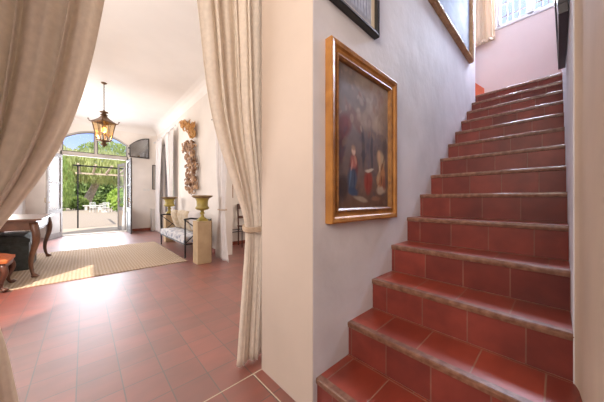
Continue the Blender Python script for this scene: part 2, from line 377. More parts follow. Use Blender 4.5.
# masonry under the flight
pl = [(X0+.03, 0)]
for k in range(NS): pl += [(X0+RUN*k+.03, RISE*(k+1)-.03), (X0+RUN*(k+1)+.03 if k < NS-1 else XB, RISE*(k+1)-.03)]
pl += [(XB, 0)]
g = MB(); vs = [(x, YS+.002, z) for x, z in pl]+[(x, YP-.002, z) for x, z in pl]; q = len(pl)
g.add(vs, [tuple(range(q)), tuple(range(2*q-1, q-1, -1))]+[(i, (i+1) % q, q+(i+1) % q, q+i) for i in range(q)])
P(g.build('masonry', 'plaster_ochre'))
for k in range(4):      # first steps of the flight turning left at the landing
    P(box((4.16, 1.05+.25*k, 2.56), (XB-.001, 2.19, 2.56+.183*(k+1))).build('upper_step', 'tread_tile'))
st(MB().prism([(.86, 2.70), (.86, 2.98), (1.9, 4.15), (1.9, 3.85)], XB-.02, XB-.001, 'X'), 'trim_2', 'orange_tile')

# landing window with white frame
wn = MB(); fx0, fx1 = XB+.04, XB+.09
for a, b in (((wb0, wz0), (wb1, wz0+.07)), ((wb0, wz1-.06), (wb1, wz1)), ((wb0, wz0), (wb0+.05, wz1)), ((wb1-.05, wz0), (wb1, wz1)), ((.245, wz0), (.335, wz1))):
    wn.box((fx0, a[0], a[1]), (fx1, b[0], b[1]))
win = st(wn, 'window_1', 'white_frame', bevel=.004)
gb = MB()
for y in (.09, .16, .42, .50, .57): gb.box((fx0+.02, y-.006, wz0+.06), (fx0+.035, y+.006, wz1-.05))
for z in (4.12, 4.34, 4.56): gb.box((fx0+.02, wb0+.04, z-.006), (fx0+.035, wb1-.04, z+.006))
gb.build('glazing_bar', 'grey_wood', win)
box((fx0+.025, wb0+.02, wz0+.03), (fx0+.029, wb1-.02, wz1-.03)).build('pane', 'clear_glass', win)
box((XB-.03, wb0-.0, wz0-.03), (XB+.05, wb1+.04, wz0+.005)).build('window_sill', 'white_frame', win, bevel=.004)

# ------------------------------------------------------------------ cloth
def lerp(a, b, t): return a+(b-a)*t
def interp(tab, z):
    if z <= tab[0][0]: return tab[0][1]
    for (z0, v0), (z1, v1) in zip(tab, tab[1:]):
        if z <= z1:
            t = (z-z0)/(z1-z0); return lerp(v0, v1, t)
    return tab[-1][1]
def smooth_tab(tab, n=60):
    zs_ = [lerp(tab[0][0], tab[-1][0], i/n) for i in range(n+1)]; v = [interp(tab, z) for z in zs_]
    for _ in range(6): v = [v[0]]+[(v[i-1]+2*v[i]+v[i+1])/4 for i in range(1, n)]+[v[-1]]
    return list(zip(zs_, v))
def curtain(name, label, ax, base, edgeA, edgeB, z0, z1, folds, amp, m, tie=None, seed=0, nu=150, nv=70, group=None, cat='curtain', sharp=.35):
    # edgeA/edgeB: (z, coordinate) tables of the fixed and the free edge; folds hang between them
    A, B = smooth_tab(edgeA), smooth_tab(edgeB)
    rnd = random.Random(seed); ph = [rnd.uniform(0, 6.28) for _ in range(6)]
    wmax = max(abs(b[1]-a[1]) for a, b in zip(A, B))
    def fn(u, v):
        z = lerp(z0, z1, v); a, b = interp(A, z), interp(B, z); wd = abs(b-a)
        uu = u+.035*math.sin(2*PI*u*1.7+ph[0])+.02*math.sin(2*PI*u*3.3+ph[1])+.012*math.sin(3*v+ph[4])
        s = .55*math.sin(2*PI*folds*uu+ph[2])+.75*(1-2*abs(math.sin(PI*folds*uu+ph[2]/2+.8))**.8); s2 = math.sin(2*PI*folds*2.13*uu+ph[3]+2*v); s3 = math.sin(2*PI*folds*.47*uu+ph[5])
        f = (s+sharp*s2+.5*s3)
        am = amp*(.45+.55*min(1, wd/wmax)) * (1 if not tie else (.55+.45*min(1, abs(z-tie)/.35)))
        am *= .3+.7*min(1, (1-u)/.10)
        c = lerp(a, b, u)+min(1, (1-u)/.1)*amp*.25*math.cos(2*PI*folds*uu+ph[2])*(.3 if u in (0, 1) else 1)
        d = base+am*f
        return (c, d, z) if ax == 'X' else (d, c, z)
    g = MB().grid(fn, nu, nv)
    o = g.build(name, m, smooth=True, solid=.003)
    return tag(o, label, cat, group)
YC = 1.36
cr = curtain('curtain', 'right beige linen curtain of the archway, tied back against the wall end', 'X', YC,
    [(0, .90), (.8, .93), (.9, .92), (1.2, .95), (3.05, .97)],
    [(0.01, .700), (.45, .735), (.80, .762), (.87, .772), (.92, .760), (1.018, .725), (1.173, .663), (1.32, .606), (1.46, .560), (1.625, .522), (1.734, .507), (1.898, .489), (2.034, .477), (2.162, .458), (2.6, .41), (3.05, .36)],
    .01, 3.05, 4.2, .05, 'linen', tie=.87, seed=3, group=None)
tb = MB(); 
pts = [(.835+.082*math.cos(t), YC+.06*math.sin(t), .872+.012*math.sin(t*1)+.01*math.cos(t)) for t in [2*PI*i/24 for i in range(25)]]
for dz in (-.008, .003, .012): tb.tube([(x, y, z+dz) for x, y, z in pts], .0075, 6)
tb.build('tieback', 'linen_band', cr, smooth=True)
cl = curtain('curtain', 'left beige linen curtain of the archway, sweeping across the top left corner', 'X', YC,
    [(0, -.62), (.85, -.52), (1.0, -.56), (1.5, -.72), (2.0, -.78), (3.05, -.80)],
    [(.01, -.13), (.30, -.18), (.60, -.215), (.80, -.29), (.90, -.262), (1.024, -.172), (1.139, -.122), (1.274, -.062), (1.373, -.032), (1.472, -.007), (1.585, .014), (1.701, .036), (1.936, .068), (2.4, .13), (3.05, .22)],
    .01, 3.05, 5, .10, 'linen', tie=.85, seed=11, sharp=.4)
pts = [(-.42+.14*math.cos(t), YC+.075*math.sin(t), .85+.01*math.cos(t)) for t in [2*PI*i/24 for i in range(25)]]
tb = MB()
for dz in (-.008, .003, .012): tb.tube([(x, y, z+dz) for x, y, z in pts], .0075, 6)
tb.build('tieback', 'linen_band', cl, smooth=True)
rod = MB().tube([(-.95, YC, 3.07), (1.1, YC, 3.07)], .014, 10); tag(rod.build('curtain_rod', 'iron', smooth=True), 'black iron rod carrying the archway curtains', 'curtain rod')
# curtain by the side room opening
c2 = curtain('curtain', 'cream curtain tied at the side room opening behind the pale pedestal', 'Y', 1.78,
    [(0, 3.70), (.85, 3.86), (.95, 3.84), (2.55, 3.62)], [(0.01, 4.28), (.5, 4.24), (.85, 4.12), (.95, 4.13), (1.5, 4.24), (2.55, 4.33)],
    .01, 2.55, 5, .03, 'sheer_white', tie=.88, seed=5, nu=90, nv=50)
pts = [(1.78+.045*math.cos(t), 3.99+.145*math.sin(t), .88) for t in [2*PI*i/20 for i in range(21)]]
MB().tube(pts, .012, 6).build('tieback', 'linen_band', c2, smooth=True)
tag(MB().tube([(1.78, 1.3, 2.57), (1.78, 4.45, 2.57)], .011, 8).build('curtain_rod', 'iron', smooth=True), 'dark rod above the side room opening', 'curtain rod')
# far window curtains
curtain('curtain', 'far white window curtain, the one nearer the white cabinet', 'Y', 1.78, [(0, 9.25), (3.0, 9.15)], [(.01, 8.55), (.9, 8.75), (3.0, 8.35)], .01, 3.0, 4, .035, 'sheer_white', seed=8, nu=70, nv=30, tie=.9)
curtain('curtain', 'far white window curtain, the one nearer the far urn', 'Y', 1.78, [(0, 7.15), (3.0, 7.05)], [(.01, 7.65), (.9, 7.55), (3.0, 8.0)], .01, 3.0, 4, .035, 'sheer_white', seed=9, nu=70, nv=30, tie=.9)
tag(MB().tube([(1.78, 6.9, 3.02), (1.78, 9.4, 3.02)], .007, 8).ball((1.78, 6.88, 3.02), .025).ball((1.78, 9.42, 3.02), .025).build('curtain_rod', 'white_frame', smooth=True), 'thin white rod with ball ends over the far window', 'curtain rod')
fw2 = MB()
for a, b in (((wy0, .3), (wy1, .37)), ((wy0, 2.78), (wy1, 2.85)), ((wy0, .3), (wy0+.06, 2.85)), ((wy1-.06, .3), (wy1, 2.85)), ((8.12, .3), (8.18, 2.85)), ((wy0, 1.9), (wy1, 1.94))): fw2.box((XR+.06, a[0], a[1]), (XR+.10, b[0], b[1]))
w2_ = st(fw2, 'window_2', 'grey_wood'); box((XR+.078, wy0, .3), (XR+.082, wy1, 2.85)).build('pane', 'clear_glass', w2_)
# landing curtain
mat('cream_cloth', (.82, .68, .50), .9, trans=.3)
lc = curtain('curtain', 'pale curtain hanging beside the landing window at the top', 'Y', XB-.10, [(3.70, 1.12), (4.8, 1.12)], [(3.70, .70), (4.8, .715)], 3.70, 4.8, 5, .025, 'cream_cloth', seed=2, nu=80, nv=24)
hb = MB().grid(lambda u, v: (XB-.135+.025*math.sin(31*u), lerp(.70, 1.12, u), lerp(3.70, 3.755, v)), 40, 2); hb.build('hem_band', 'linen_band', lc, smooth=True, solid=.004)
tag(MB().tube([(XB-.10, -.03, 4.82), (XB-.10, 1.2, 4.82)], .01, 8).build('curtain_rod', 'iron', smooth=True), 'thin rod holding the pale landing curtain', 'curtain rod')

# ------------------------------------------------------------------ pictures
def paint(fn, nu, nv, blobs, ground, seed=1, grain=.08):
    """canvas mesh with a painted colour per vertex; blobs: (u, v_from_top, su, sv, angle, colour, strength)"""
    g = MB().grid(fn, nu, nv); rnd = random.Random(seed); cols = []
    ns = [[rnd.uniform(-1, 1) for _ in range(40)] for _ in range(40)]
    def vn(x, y):
        i, j = int(x) % 39, int(y) % 39; fx, fy = x-int(x), y-int(y)
        return lerp(lerp(ns[i][j], ns[i+1][j], fx), lerp(ns[i][j+1], ns[i+1][j+1], fx), fy)
    for j in range(nv+1):
        for i in range(nu+1):
            u, v = i/nu, 1-j/nv; c = list(ground(u, v))
            wu, wv_ = u+.02*vn(u*9, v*9+5), v+.015*vn(u*9+7, v*9)
            for bu, bv, su, sv, an, bc, k in blobs:
                du, dv = wu-bu, wv_-bv; ca, sa = math.cos(an), math.sin(an); x, y = (du*ca+dv*sa)/su, (-du*sa+dv*ca)/sv
                d = x*x+y*y
                if d < 4:
                    t = k*max(0, min(1, 1.5-d)) if d > .5 else k
                    c = [lerp(c[q], bc[q], t) for q in range(3)]
            nn = 1+grain*(vn(u*30, v*36)+.7*vn(u*14, v*18)*1.5)
            cols.append([max(.004, q*nn) for q in c])
    return g, cols
def paint_build(name, g, cols, m, parent):
    o = g.build(name, m); at = o.data.color_attributes.new('paint', 'FLOAT_COLOR', 'POINT')
    for i, c in enumerate(cols): at.data[i].color = (*c, 1)
    P(o, parent); return o
def frame_mesh(x0, x1, z0, z1, yw, prof):
    """mitred moulding on a wall of constant Y (facing -Y); prof: (inset, depth)"""
    g = MB(); n = len(prof)
    for cx_, cz_, sx, sz in ((x0, z0, 1, 1), (x1, z0, -1, 1), (x1, z1, -1, -1), (x0, z1, 1, -1)):
        g.v += [(cx_+sx*a, yw-d, cz_+sz*a) for a, d in prof]
    for c in range(4):
        for j in range(n): g.f.append((c*n+j, c*n+(j+1) % n, ((c+1) % 4)*n+(j+1) % n, ((c+1) % 4)*n+j))
    return g
yw = YP-.001
# 1 large religious-looking oil painting
px0, px1, pz0, pz1 = .8975, 1.60, .93, 1.866
r1 = empty('framed_painting', (1.21, yw, pz0), 'large dark oil painting of robed figures in a broad honey-coloured frame', 'painting')
P(frame_mesh(px0, px1, pz0, pz1, yw, [(0, 0), (0, .042), (.008, .046), (.026, .042), (.034, .032), (.056, .027), (.056, 0)]).build('frame', 'gilt', bevel=.002), r1)
P(frame_mesh(px0+.056, px1-.056, pz0+.056, pz1-.056, yw, [(0, 0), (0, .034), (.010, .036), (.020, .026), (.020, 0)]).build('inner_moulding', 'gilt_dark'), r1)
def g1(u, v):
    top = (.33, .26, .21); mid = (.17, .14, .145); bot = (.13, .07, .045)
    if v < .45: return [lerp(top[q], mid[q], v/.45) for q in range(3)]
    return [lerp(mid[q], bot[q], (v-.45)/.55) for q in range(3)]
bl = [(.2, .12, .25, .14, .3, (.13, .11, .12), .6), (.62, .28, .35, .09, -.3, (.34, .27, .22), .7), (.85, .18, .2, .12, 0, (.30, .22, .17), .7), (.5, .1, .2, .06, .2, (.26, .21, .18), .6),
      (.78, .34, .14, .05, 0, (.40, .31, .24), .7), (.45, .22, .05, .09, .4, (.15, .11, .12), .7), (.7, .15, .05, .05, .4, (.17, .12, .12), .6), (.58, .33, .05, .05, 0, (.22, .15, .15), .6),
      (.08, .45, .16, .09, -.5, (.17, .03, .03), .85), (.05, .58, .07, .12, 0, (.10, .025, .03), .8), (.3, .36, .18, .05, .5, (.16, .06, .06), .5),
      (.45, .56, .035, .15, 0, (.04, .04, .06), .8), (.56, .55, .04, .14, 0, (.11, .10, .13), .7), (.64, .56, .03, .15, 0, (.045, .045, .065), .8), (.92, .5, .06, .1, 0, (.05, .045, .05), .6)]
for i in range(9): bl.append((.50+.05*i, .415+.012*math.sin(i*2), .017, .028, 0, (.25, .18, .14), .55))
rr0 = random.Random(12)
for _ in range(170):
    u0, v0 = rr0.random(), rr0.random()
    pal = [(.42, .35, .28), (.30, .22, .17), (.16, .12, .13), (.24, .10, .08), (.36, .28, .24)] if v0 < .45 else [(.05, .04, .05), (.10, .08, .09), (.16, .10, .07), (.20, .13, .09), (.07, .06, .09)]
    bl.append((u0, v0, rr0.uniform(.012, .05), rr0.uniform(.01, .035), rr0.uniform(-1, 1), rr0.choice(pal), rr0.uniform(.25, .5)))
bl += [(.27, .72, .075, .10, .1, (.13, .025, .025), .85), (.25, .80, .08, .085, .12, (.05, .08, .13), .9), (.28, .88, .09, .03, 0, (.03, .06, .12), .9), (.27, .675, .055, .045, .2, (.36, .12, .10), .9), (.30, .66, .02, .035, -.5, (.42, .22, .15), .8),
       (.27, .60, .032, .03, 0, (.62, .44, .34), .95), (.27, .575, .036, .02, 0, (.30, .20, .15), .8), (.56, .80, .085, .085, 0, (.28, .045, .03), .9), (.58, .71, .09, .014, -.15, (.55, .48, .40), .9),
       (.84, .62, .09, .07, .5, (.52, .40, .26), .8), (.80, .60, .03, .05, 0, (.55, .35, .22), .9), (.88, .72, .06, .08, -.3, (.46, .22, .10), .85), (.82, .79, .09, .05, .3, (.40, .17, .08), .8), (.78, .74, .03, .07, .4, (.48, .33, .20), .8), (.22, .78, .012, .07, .1, (.10, .17, .28), .7), (.29, .80, .01, .06, -.1, (.02, .04, .09), .8), (.24, .70, .015, .04, .3, (.50, .24, .18), .7), (.87, .66, .02, .04, .8, (.20, .10, .06), .8), (.80, .68, .02, .03, -.6, (.60, .46, .32), .8), (.86, .77, .018, .04, .2, (.14, .06, .04), .8), (.78, .83, .02, .03, 1, (.56, .40, .28), .7), (.90, .60, .015, .05, .3, (.16, .10, .08), .7), (.53, .82, .012, .07, 0, (.22, .02, .015), .7),
       (.84, .86, .10, .035, 0, (.50, .42, .33), .8), (.92, .80, .03, .06, 0, (.25, .08, .05), .8), (.42, .93, .13, .018, .1, (.36, .29, .22), .75), (.72, .93, .10, .02, 0, (.30, .15, .09), .6), (.1, .86, .09, .08, 0, (.03, .02, .02), .7)]
g, cols = paint(lambda u, v: (lerp(px0+.075, px1-.075, u), yw-.012, lerp(pz0+.075, pz1-.075, v)), 130, 160, bl, g1, 4)
paint_build('canvas', g, cols, 'oil_paint', r1)
# 2 small black-framed print above it
qx0, qx1, qz0, qz1 = .74, 1.345, 2.065, 2.62
qx0 = .87; qx1 = 1.375; qz0 = 2.08
r2_ = empty('framed_print', (1.09, yw, qz0), 'small black-framed city print hung above the large oil painting', 'picture')
P(frame_mesh(qx0, qx1, qz0, qz1, yw, [(0, 0), (0, .034), (.006, .038), (.024, .034), (.026, 0)]).build('frame', 'black_frame'), r2_)
P(frame_mesh(qx0+.026, qx1-.026, qz0+.026, qz1-.026, yw, [(0, 0), (0, .014), (.032, .012), (.032, 0)]).build('mount', 'mat_board'), r2_)
bl = [(.1+.04*i, .80+.03*math.sin(i*3), .010, .13+.04*math.sin(i*5), 0, (.10, .13, .22) if i % 2 else (.62, .66, .72), .8) for i in range(22)]
bl += [(.5, .2, .6, .3, 0, (.45, .55, .75), .6), (.5, .97, .6, .04, 0, (.20, .20, .22), .7)]
g, cols = paint(lambda u, v: (lerp(qx0+.058, qx1-.058, u), yw-.01, lerp(qz0+.058, qz1-.058, v)), 80, 60, bl, lambda u, v: (.40, .43, .52), 5, .15)
paint_build('print', g, cols, 'glazed_print', r2_)
# 3 big pale picture at the top of the stairs
sx0, sx1, sz0, sz1 = 2.05, 3.78, 2.865, 4.4
r3 = empty('framed_painting', (2.9, yw, sz0), 'big pale blue picture in ornate gilt frame high above the upper stairs', 'painting')
P(frame_mesh(sx0, sx1, sz0, sz1, yw, [(0, 0), (0, .035), (.014, .055), (.035, .04), (.055, .045), (.072, .02), (.072, 0)]).build('frame', 'gilt_pale', bevel=.002), r3)
bl = [(.2, .3, .3, .2, .3, (.48, .54, .62), .8), (.7, .55, .25, .2, -.4, (.16, .26, .45), .7), (.85, .8, .2, .14, .2, (.45, .5, .55), .8), (.5, .85, .3, .08, 0, (.30, .42, .55), .6), (.9, .4, .1, .3, 0, (.32, .40, .55), .6)]
g, cols = paint(lambda u, v: (lerp(sx0+.072, sx1-.072, u), yw-.015, lerp(sz0+.072, sz1-.072, v)), 60, 60, bl, lambda u, v: (.26, .34, .50), 6, .2)
cols = [[q*.5 for q in c] for c in cols]; paint_build('canvas', g, cols, 'pale_paint', r3)
# 4 dark picture leaning off the right wall
rr_ = empty('leaning_picture', (2.05, YS, 1.965), 'dark glossy framed picture leaning out from the wall right of stairs', 'picture')
M_ = Matrix.Translation((0, YS+.003, 1.965)) @ Matrix.Rotation(math.radians(-2.2), 4, 'X')
P(MB().box((1.72, 0, 0), (2.45, .034, .05), M_).box((1.72, 0, .75), (2.45, .034, .80), M_).box((1.72, 0, .05), (1.77, .034, .75), M_).box((2.40, 0, .05), (2.45, .034, .75), M_).build('frame', 'dark_lacquer', bevel=.003), rr_)
P(MB().box((1.765, .004, .045), (2.405, .026, .755), M_).build('panel', 'dark_lacquer'), rr_)

# ------------------------------------------------------------------ far door, transom, garden door leaves
tr = MB().box((xa, YF+.02, 2.36), (xb, YF+.12, 2.47)).box((.26-.02, YF+.04, 2.47), (.26+.04, YF+.10, arch(.28))).box((xa, YF+.02, 0), (xa+.04, YF+.12, arch(xa+.04))).box((xb-.04, YF+.02, 0), (xb, YF+.12, arch(xb-.03)))
for i in range(N):
    (x1, z1), (x2, z2) = poly[i], poly[i+1]
    tr.prism([(x1, z1), (x2, z2), (x2, z2-.045), (x1, z1-.045)], YF+.03, YF+.11, 'Y')
d1 = st(tr, 'door_1', 'pale_frame', bevel=.004)
for a, b in ((xa+.04, .24), (.30, xb-.04)):
    fr = MB()
    nn = 10
    xs = [lerp(a, b, i/nn) for i in range(nn+1)]
    fr.box((a, YF+.05, 2.47), (b, YF+.08, 2.495)).box((a, YF+.05, 2.47), (a+.02, YF+.08, arch(a+.02)-.05)).box((b-.02, YF+.05, 2.47), (b, YF+.08, arch(b-.01)-.05))
    for x1, x2 in zip(xs, xs[1:]): fr.prism([(x1, arch(x1)-.045), (x2, arch(x2)-.045), (x2, arch(x2)-.068), (x1, arch(x1)-.068)], YF+.05, YF+.08, 'Y')
    f_ = fr.build('transom_sash', 'dark_wood_door', d1)
    pn = MB().prism([(a+.01, 2.48), (b-.01, 2.48)]+[(x, arch(x)-.06) for x in reversed(xs[0:])], YF+.063, YF+.067, 'Y'); pn.build('pane', 'clear_glass', f_)
# opened transom sash folded back on the wall
sa, sb = 1.10, 1.66
sw = [lerp(sa, sb, i/10) for i in range(11)]
def ar2(x): t = (x-sa)/(sb-sa); return lerp(2.86, 3.17, 1-(1-t)**2)
fr = MB().box((sa, YF-.07, 2.47), (sb, YF-.035, 2.51)).box((sa, YF-.07, 2.47), (sa+.035, YF-.035, 2.86)).box((sb-.035, YF-.07, 2.47), (sb, YF-.035, 3.165))
for x1, x2 in zip(sw, sw[1:]): fr.prism([(x1, ar2(x1)), (x2, ar2(x2)), (x2, ar2(x2)-.035), (x1, ar2(x1)-.035)], YF-.07, YF-.035, 'Y')
fr.box((sa-.03, YF-.06, 2.55), (sa+.01, YF+.0, 2.60)).box((sa-.03, YF-.06, 2.75), (sa+.01, YF+.0, 2.80))
os_ = tag(fr.build('transom_sash', 'dark_wood_door', bevel=.003), 'quarter-arched dark glazed transom sash folded open against the far wall', 'window sash')
MB().prism([(sa+.02, 2.49), (sb-.02, 2.49)]+[(x, ar2(x)-.02) for x in reversed(sw)], YF-.055, YF-.05, 'Y').build('pane', 'smoked_glass', os_)
def leaf(name, label, hinge, ang, wd, hgt, m, side=1, pm='pale_frame', thick=.04):
    e = empty(name, (hinge[0], hinge[1], 0.01), label, 'door', rz=ang)
    g = MB().box((0, -thick/2, 0), (.085, thick/2, hgt)).box((wd-.085, -thick/2, 0), (wd, thick/2, hgt)).box((.085, -thick/2, hgt-.1), (wd-.085, thick/2, hgt)).box((.085, -thick/2, 0), (wd-.085, thick/2, .14)).box((.085, -thick/2, .68), (wd-.085, thick/2, .80)).box((.085, -thick/2+.008, 1.5), (wd-.085, thick/2-.008, 1.53))
    g.build('leaf_frame', m, e, bevel=.004)
    box((.085, -.008, .14), (wd-.085, .008, .68)).build('lower_panel', pm, e)
    box((.085, -.003, .80), (wd-.085, .003, hgt-.1)).build('pane', 'clear_glass', e)
    MB().tube([(wd-.045, -thick/2-.03, .98), (wd-.045, thick/2+.03, .98)], .009, 8).tube([(wd-.045, -thick/2-.03, .98), (wd-.045, -thick/2-.03, 1.1)], .008, 8).build('handle', 'brass', e, smooth=True)
    return e
leaf('glazed_door_leaf', 'left glazed leaf of the garden door, swung open towards the console side', (xa+.03, YF-.03), math.radians(-109), .73, 2.34, 'grey_wood', pm='pale_frame')
leaf('glazed_door_leaf', 'right dark glazed leaf of the garden door, standing open edge-on', (xb-.03, YF-.02), math.radians(-88.5), .73, 2.34, 'dark_wood_door', pm='dark_wood_door')
leaf('shutter_leaf', 'outer wooden leaf outside the right side of the garden door', (xb-.05, YF+.33), math.radians(103), .62, 2.3, 'grey_wood', pm='pergola_wood')
st(box((xa, YF-.005, 0), (xb, YF+.32, .015)), 'trim_3', 'terrace')
# switches on the far wall, narrow frame, small cabinet
tag(box((1.50, YF-.012, 1.36), (1.58, YF-.001, 1.44)).box((1.53, YF-.018, 1.385), (1.55, YF-.012, 1.415)).build('light_switch', 'plastic_white', bevel=.002), 'small pale light switch on the far wall, left one', 'light switch')
tag(box((1.61, YF-.012, 1.36), (1.69, YF-.001, 1.44)).box((1.64, YF-.018, 1.385), (1.66, YF-.012, 1.415)).build('light_switch', 'plastic_white', bevel=.002), 'small pale light switch on the far wall, right one', 'light switch')
e = empty('narrow_mirror', (1.84, YF, 1.4), 'narrow dark-framed mirror on the far wall in the corner', 'mirror')
P(frame_mesh(1.755, 1.865, 1.42, 2.28, YF-.001, [(0, 0), (0, .03), (.022, .03), (.022, 0)]).build('frame', 'dark_wood_door'), e)
P(box((1.776, YF-.014, 1.44), (1.844, YF-.003, 2.26)).build('mirror_pane', 'pale_frame'), e)
e = empty('low_cabinet', (1.80, 9.5, 0), 'small white cabinet in the far corner below the narrow mirror', 'cabinet')
P(box((1.70, 9.36, .0), (1.89, 9.62, .72)).build('body', 'plastic_white', bevel=.004), e); P(box((1.69, 9.35, .72), (1.892, 9.625, .745)).build('top', 'plastic_white', bevel=.004), e)
P(box((1.72, 9.352, .05), (1.87, 9.362, .69)).build('door', 'plastic_white', bevel=.003), e)

# ------------------------------------------------------------------ rug
tag(box((-1.12, 4.30, 0.0005), (1.30, 6.85, .012)).build('rug', 'jute', bevel=.004), 'ribbed tan jute rug lying on the red tiles', 'rug')

# ------------------------------------------------------------------ lantern
lx, ly = .308, 6.44
ln = empty('lantern', (lx, ly, ZC), 'glazed bronze lantern hanging on a chain from the ceiling', 'lamp', rz=.62)
ch = MB()
zc = -.03
i = 0
while zc > -.57:
    pts = [((.010*math.cos(t) if i % 2 else 0), (0 if i % 2 else .010*math.cos(t)), zc-.018+.018*math.sin(t)) for t in [2*PI*k/10 for k in range(11)]]
    ch.tube(pts, .0035, 5); zc -= .028; i += 1
ch.build('chain', 'iron', ln, smooth=True)
MB().lathe([(.005, -.035), (.02, -.03), (.05, -.008), (.052, 0)], n=16).build('ceiling_rose', 'old_bronze', ln, smooth=True)
MB().lathe([(.010, -.565), (.02, -.575), (.015, -.59), (.05, -.60), (.070, -.607), (.075, -.62), (.04, -.635), (.035, -.655), (.06, -.665), (.065, -.68), (.04, -.69)], n=16).build('crown', 'old_bronze', ln, smooth=True)
def sq(r, z): return [(r*math.cos(PI/4+PI/2*k)*1.0, r*math.sin(PI/4+PI/2*k), z) for k in range(4)]
rf = MB(); rings = [(.035, -.68), (.055, -.705), (.095, -.745), (.155, -.79), (.215, -.822), (.215, -.838), (.18, -.838)]
for r_, z_ in rings: rf.v += sq(r_, z_)
for a in range(len(rings)-1):
    for b in range(4): rf.f.append((a*4+b, a*4+(b+1) % 4, a*4+4+(b+1) % 4, a*4+4+b))
rf.build('roof', 'old_bronze', ln)
T, B_ = sq(.190, -.835), sq(.112, -1.215)
fr = MB()
for k in range(4):
    fr.tube([T[k], B_[k]], .010, 6); fr.tube([B_[k], B_[(k+1) % 4]], .010, 6); fr.tube([T[k], T[(k+1) % 4]], .010, 6)
    mt = [(T[k][q]+T[(k+1) % 4][q])/2 for q in range(3)]; mb_ = [(B_[k][q]+B_[(k+1) % 4][q])/2 for q in range(3)]; fr.tube([mt, mb_], .006, 6)
    d = Vector((T[k][0], T[k][1], 0)).normalized()
    fr.tube([Vector(T[k]), Vector(T[k])+d*.04+Vector((0, 0, .01)), Vector(T[k])+d*.06+Vector((0, 0, .045))], [.012, .010, .004], 6).ball(Vector(T[k])+d*.06+Vector((0, 0, .05)), .014, 8)
fr.build('cage', 'old_bronze', ln, smooth=True)
for k in range(4):
    a, b, c, d = [Vector(p)*.97 if False else Vector(p) for p in (T[k], T[(k+1) % 4], B_[(k+1) % 4], B_[k])]
    MB().add([a, b, c, d], [(0, 1, 2, 3)]).build('pane', 'lantern_glass', ln, solid=.003)
MB().lathe([(.105, -1.212), (.08, -1.23), (.04, -1.24), (.035, -1.26), (.06, -1.28), (.055, -1.30), (.02, -1.315), (.015, -1.34), (.002, -1.35)], n=12).build('finial', 'old_bronze', ln, smooth=True)
MB().tube([(0, 0, -.60), (0, 0, -.86)], .01, 8).lathe([(.02, -.93), (.03, -.90), (.03, -.86), (.02, -.85)], n=10).build('lamp_holder', 'brass', ln, smooth=True)
MB().ball((0, 0, -.985), (.045, .045, .058), 14).build('bulb', 'bulb_glow', ln, smooth=True)
o = light('lantern_light', 'POINT', (lx, ly, ZC-1.09), (0, 0, 0), 9, (1, .62, .28), shadow_soft_size=.05)

# ------------------------------------------------------------------ console, stool, trunk
def cabriole(top, foot, h, out=(1, 0), r=.026, k=.035):
    """S-shaped leg from top (x, y, z) down to a pad foot"""
    pts = []; rs = []
    for i in range(15):
        t = i/14; z = top[2]-t*h
        s = k*math.sin(2*PI*t)*(1.0)+.02*t
        pts.append((top[0]+out[0]*s, top[1]+out[1]*s, z)); rs.append(r*(1.3-.85*t)+(.010 if t > .93 else 0))
    pts[-1] = (pts[-1][0]+out[0]*.015, pts[-1][1]+out[1]*.015, top[2]-h+.012); rs[-1] = r*1.0
    return MB().tube(pts, rs, 8).ball((pts[-1][0], pts[-1][1], top[2]-h+.018), (r*1.2, r*1.2, .018), 10)
c0x, c1x, c0y, c1y, ct = -1.05, -.455, 4.74, 6.42, .80
cs = empty('console_table', ((c0x+c1x)/2, (c0y+c1y)/2, .012), 'walnut console table with curved cabriole legs by the left wall', 'table')
P(box((c0x-.02, c0y-.04, ct-.028), (c1x+.04, c1y+.04, ct)).build('tabletop', 'walnut', bevel=.008), cs)
P(box((c0x+.02, c0y+.02, ct-.15), (c1x-.02, c1y-.02, ct-.028)).build('apron', 'walnut', bevel=.004), cs)
sc = MB().prism([(c0y+.08, ct-.15), (c1y-.08, ct-.15), (c1y-.25, ct-.175), ((c0y+c1y)/2+.2, ct-.18), ((c0y+c1y)/2, ct-.20), ((c0y+c1y)/2-.2, ct-.18), (c0y+.25, ct-.175)], c1x-.04, c1x-.02, 'X'); P(sc.build('carved_rail', 'dark_walnut'), cs)
for x, sx in ((c0x+.05, -1), (c1x-.05, 1)):
    for y, sy in ((c0y+.05, -1), (c1y-.05, 1)):
        P(cabriole((x, y, ct-.06), None, ct-.06-.012, (sx*.7, sy*.7), .036, .045).build('leg', 'walnut', smooth=True), cs)
# low trunk under it
tk = empty('trunk', (-.85, 5.7, .012), 'dark grey-green trunk standing under the console table', 'trunk')
P(box((-1.10, 5.34, .013), (-.60, 6.10, .42)).build('body', 'trunk_leather', bevel=.008), tk)
P(MB().prism([(-1.11, .42), (-.59, .42), (-.59, .47), (-.66, .515), (-.85, .53), (-1.04, .515), (-1.11, .47)], 5.33, 6.11, 'Y').build('lid', 'trunk_leather', bevel=.006), tk)
for y in (5.48, 5.92): P(box((-.60, y, .05), (-.594, y+.04, .46)).build('strap', 'dark_lacquer'), tk)
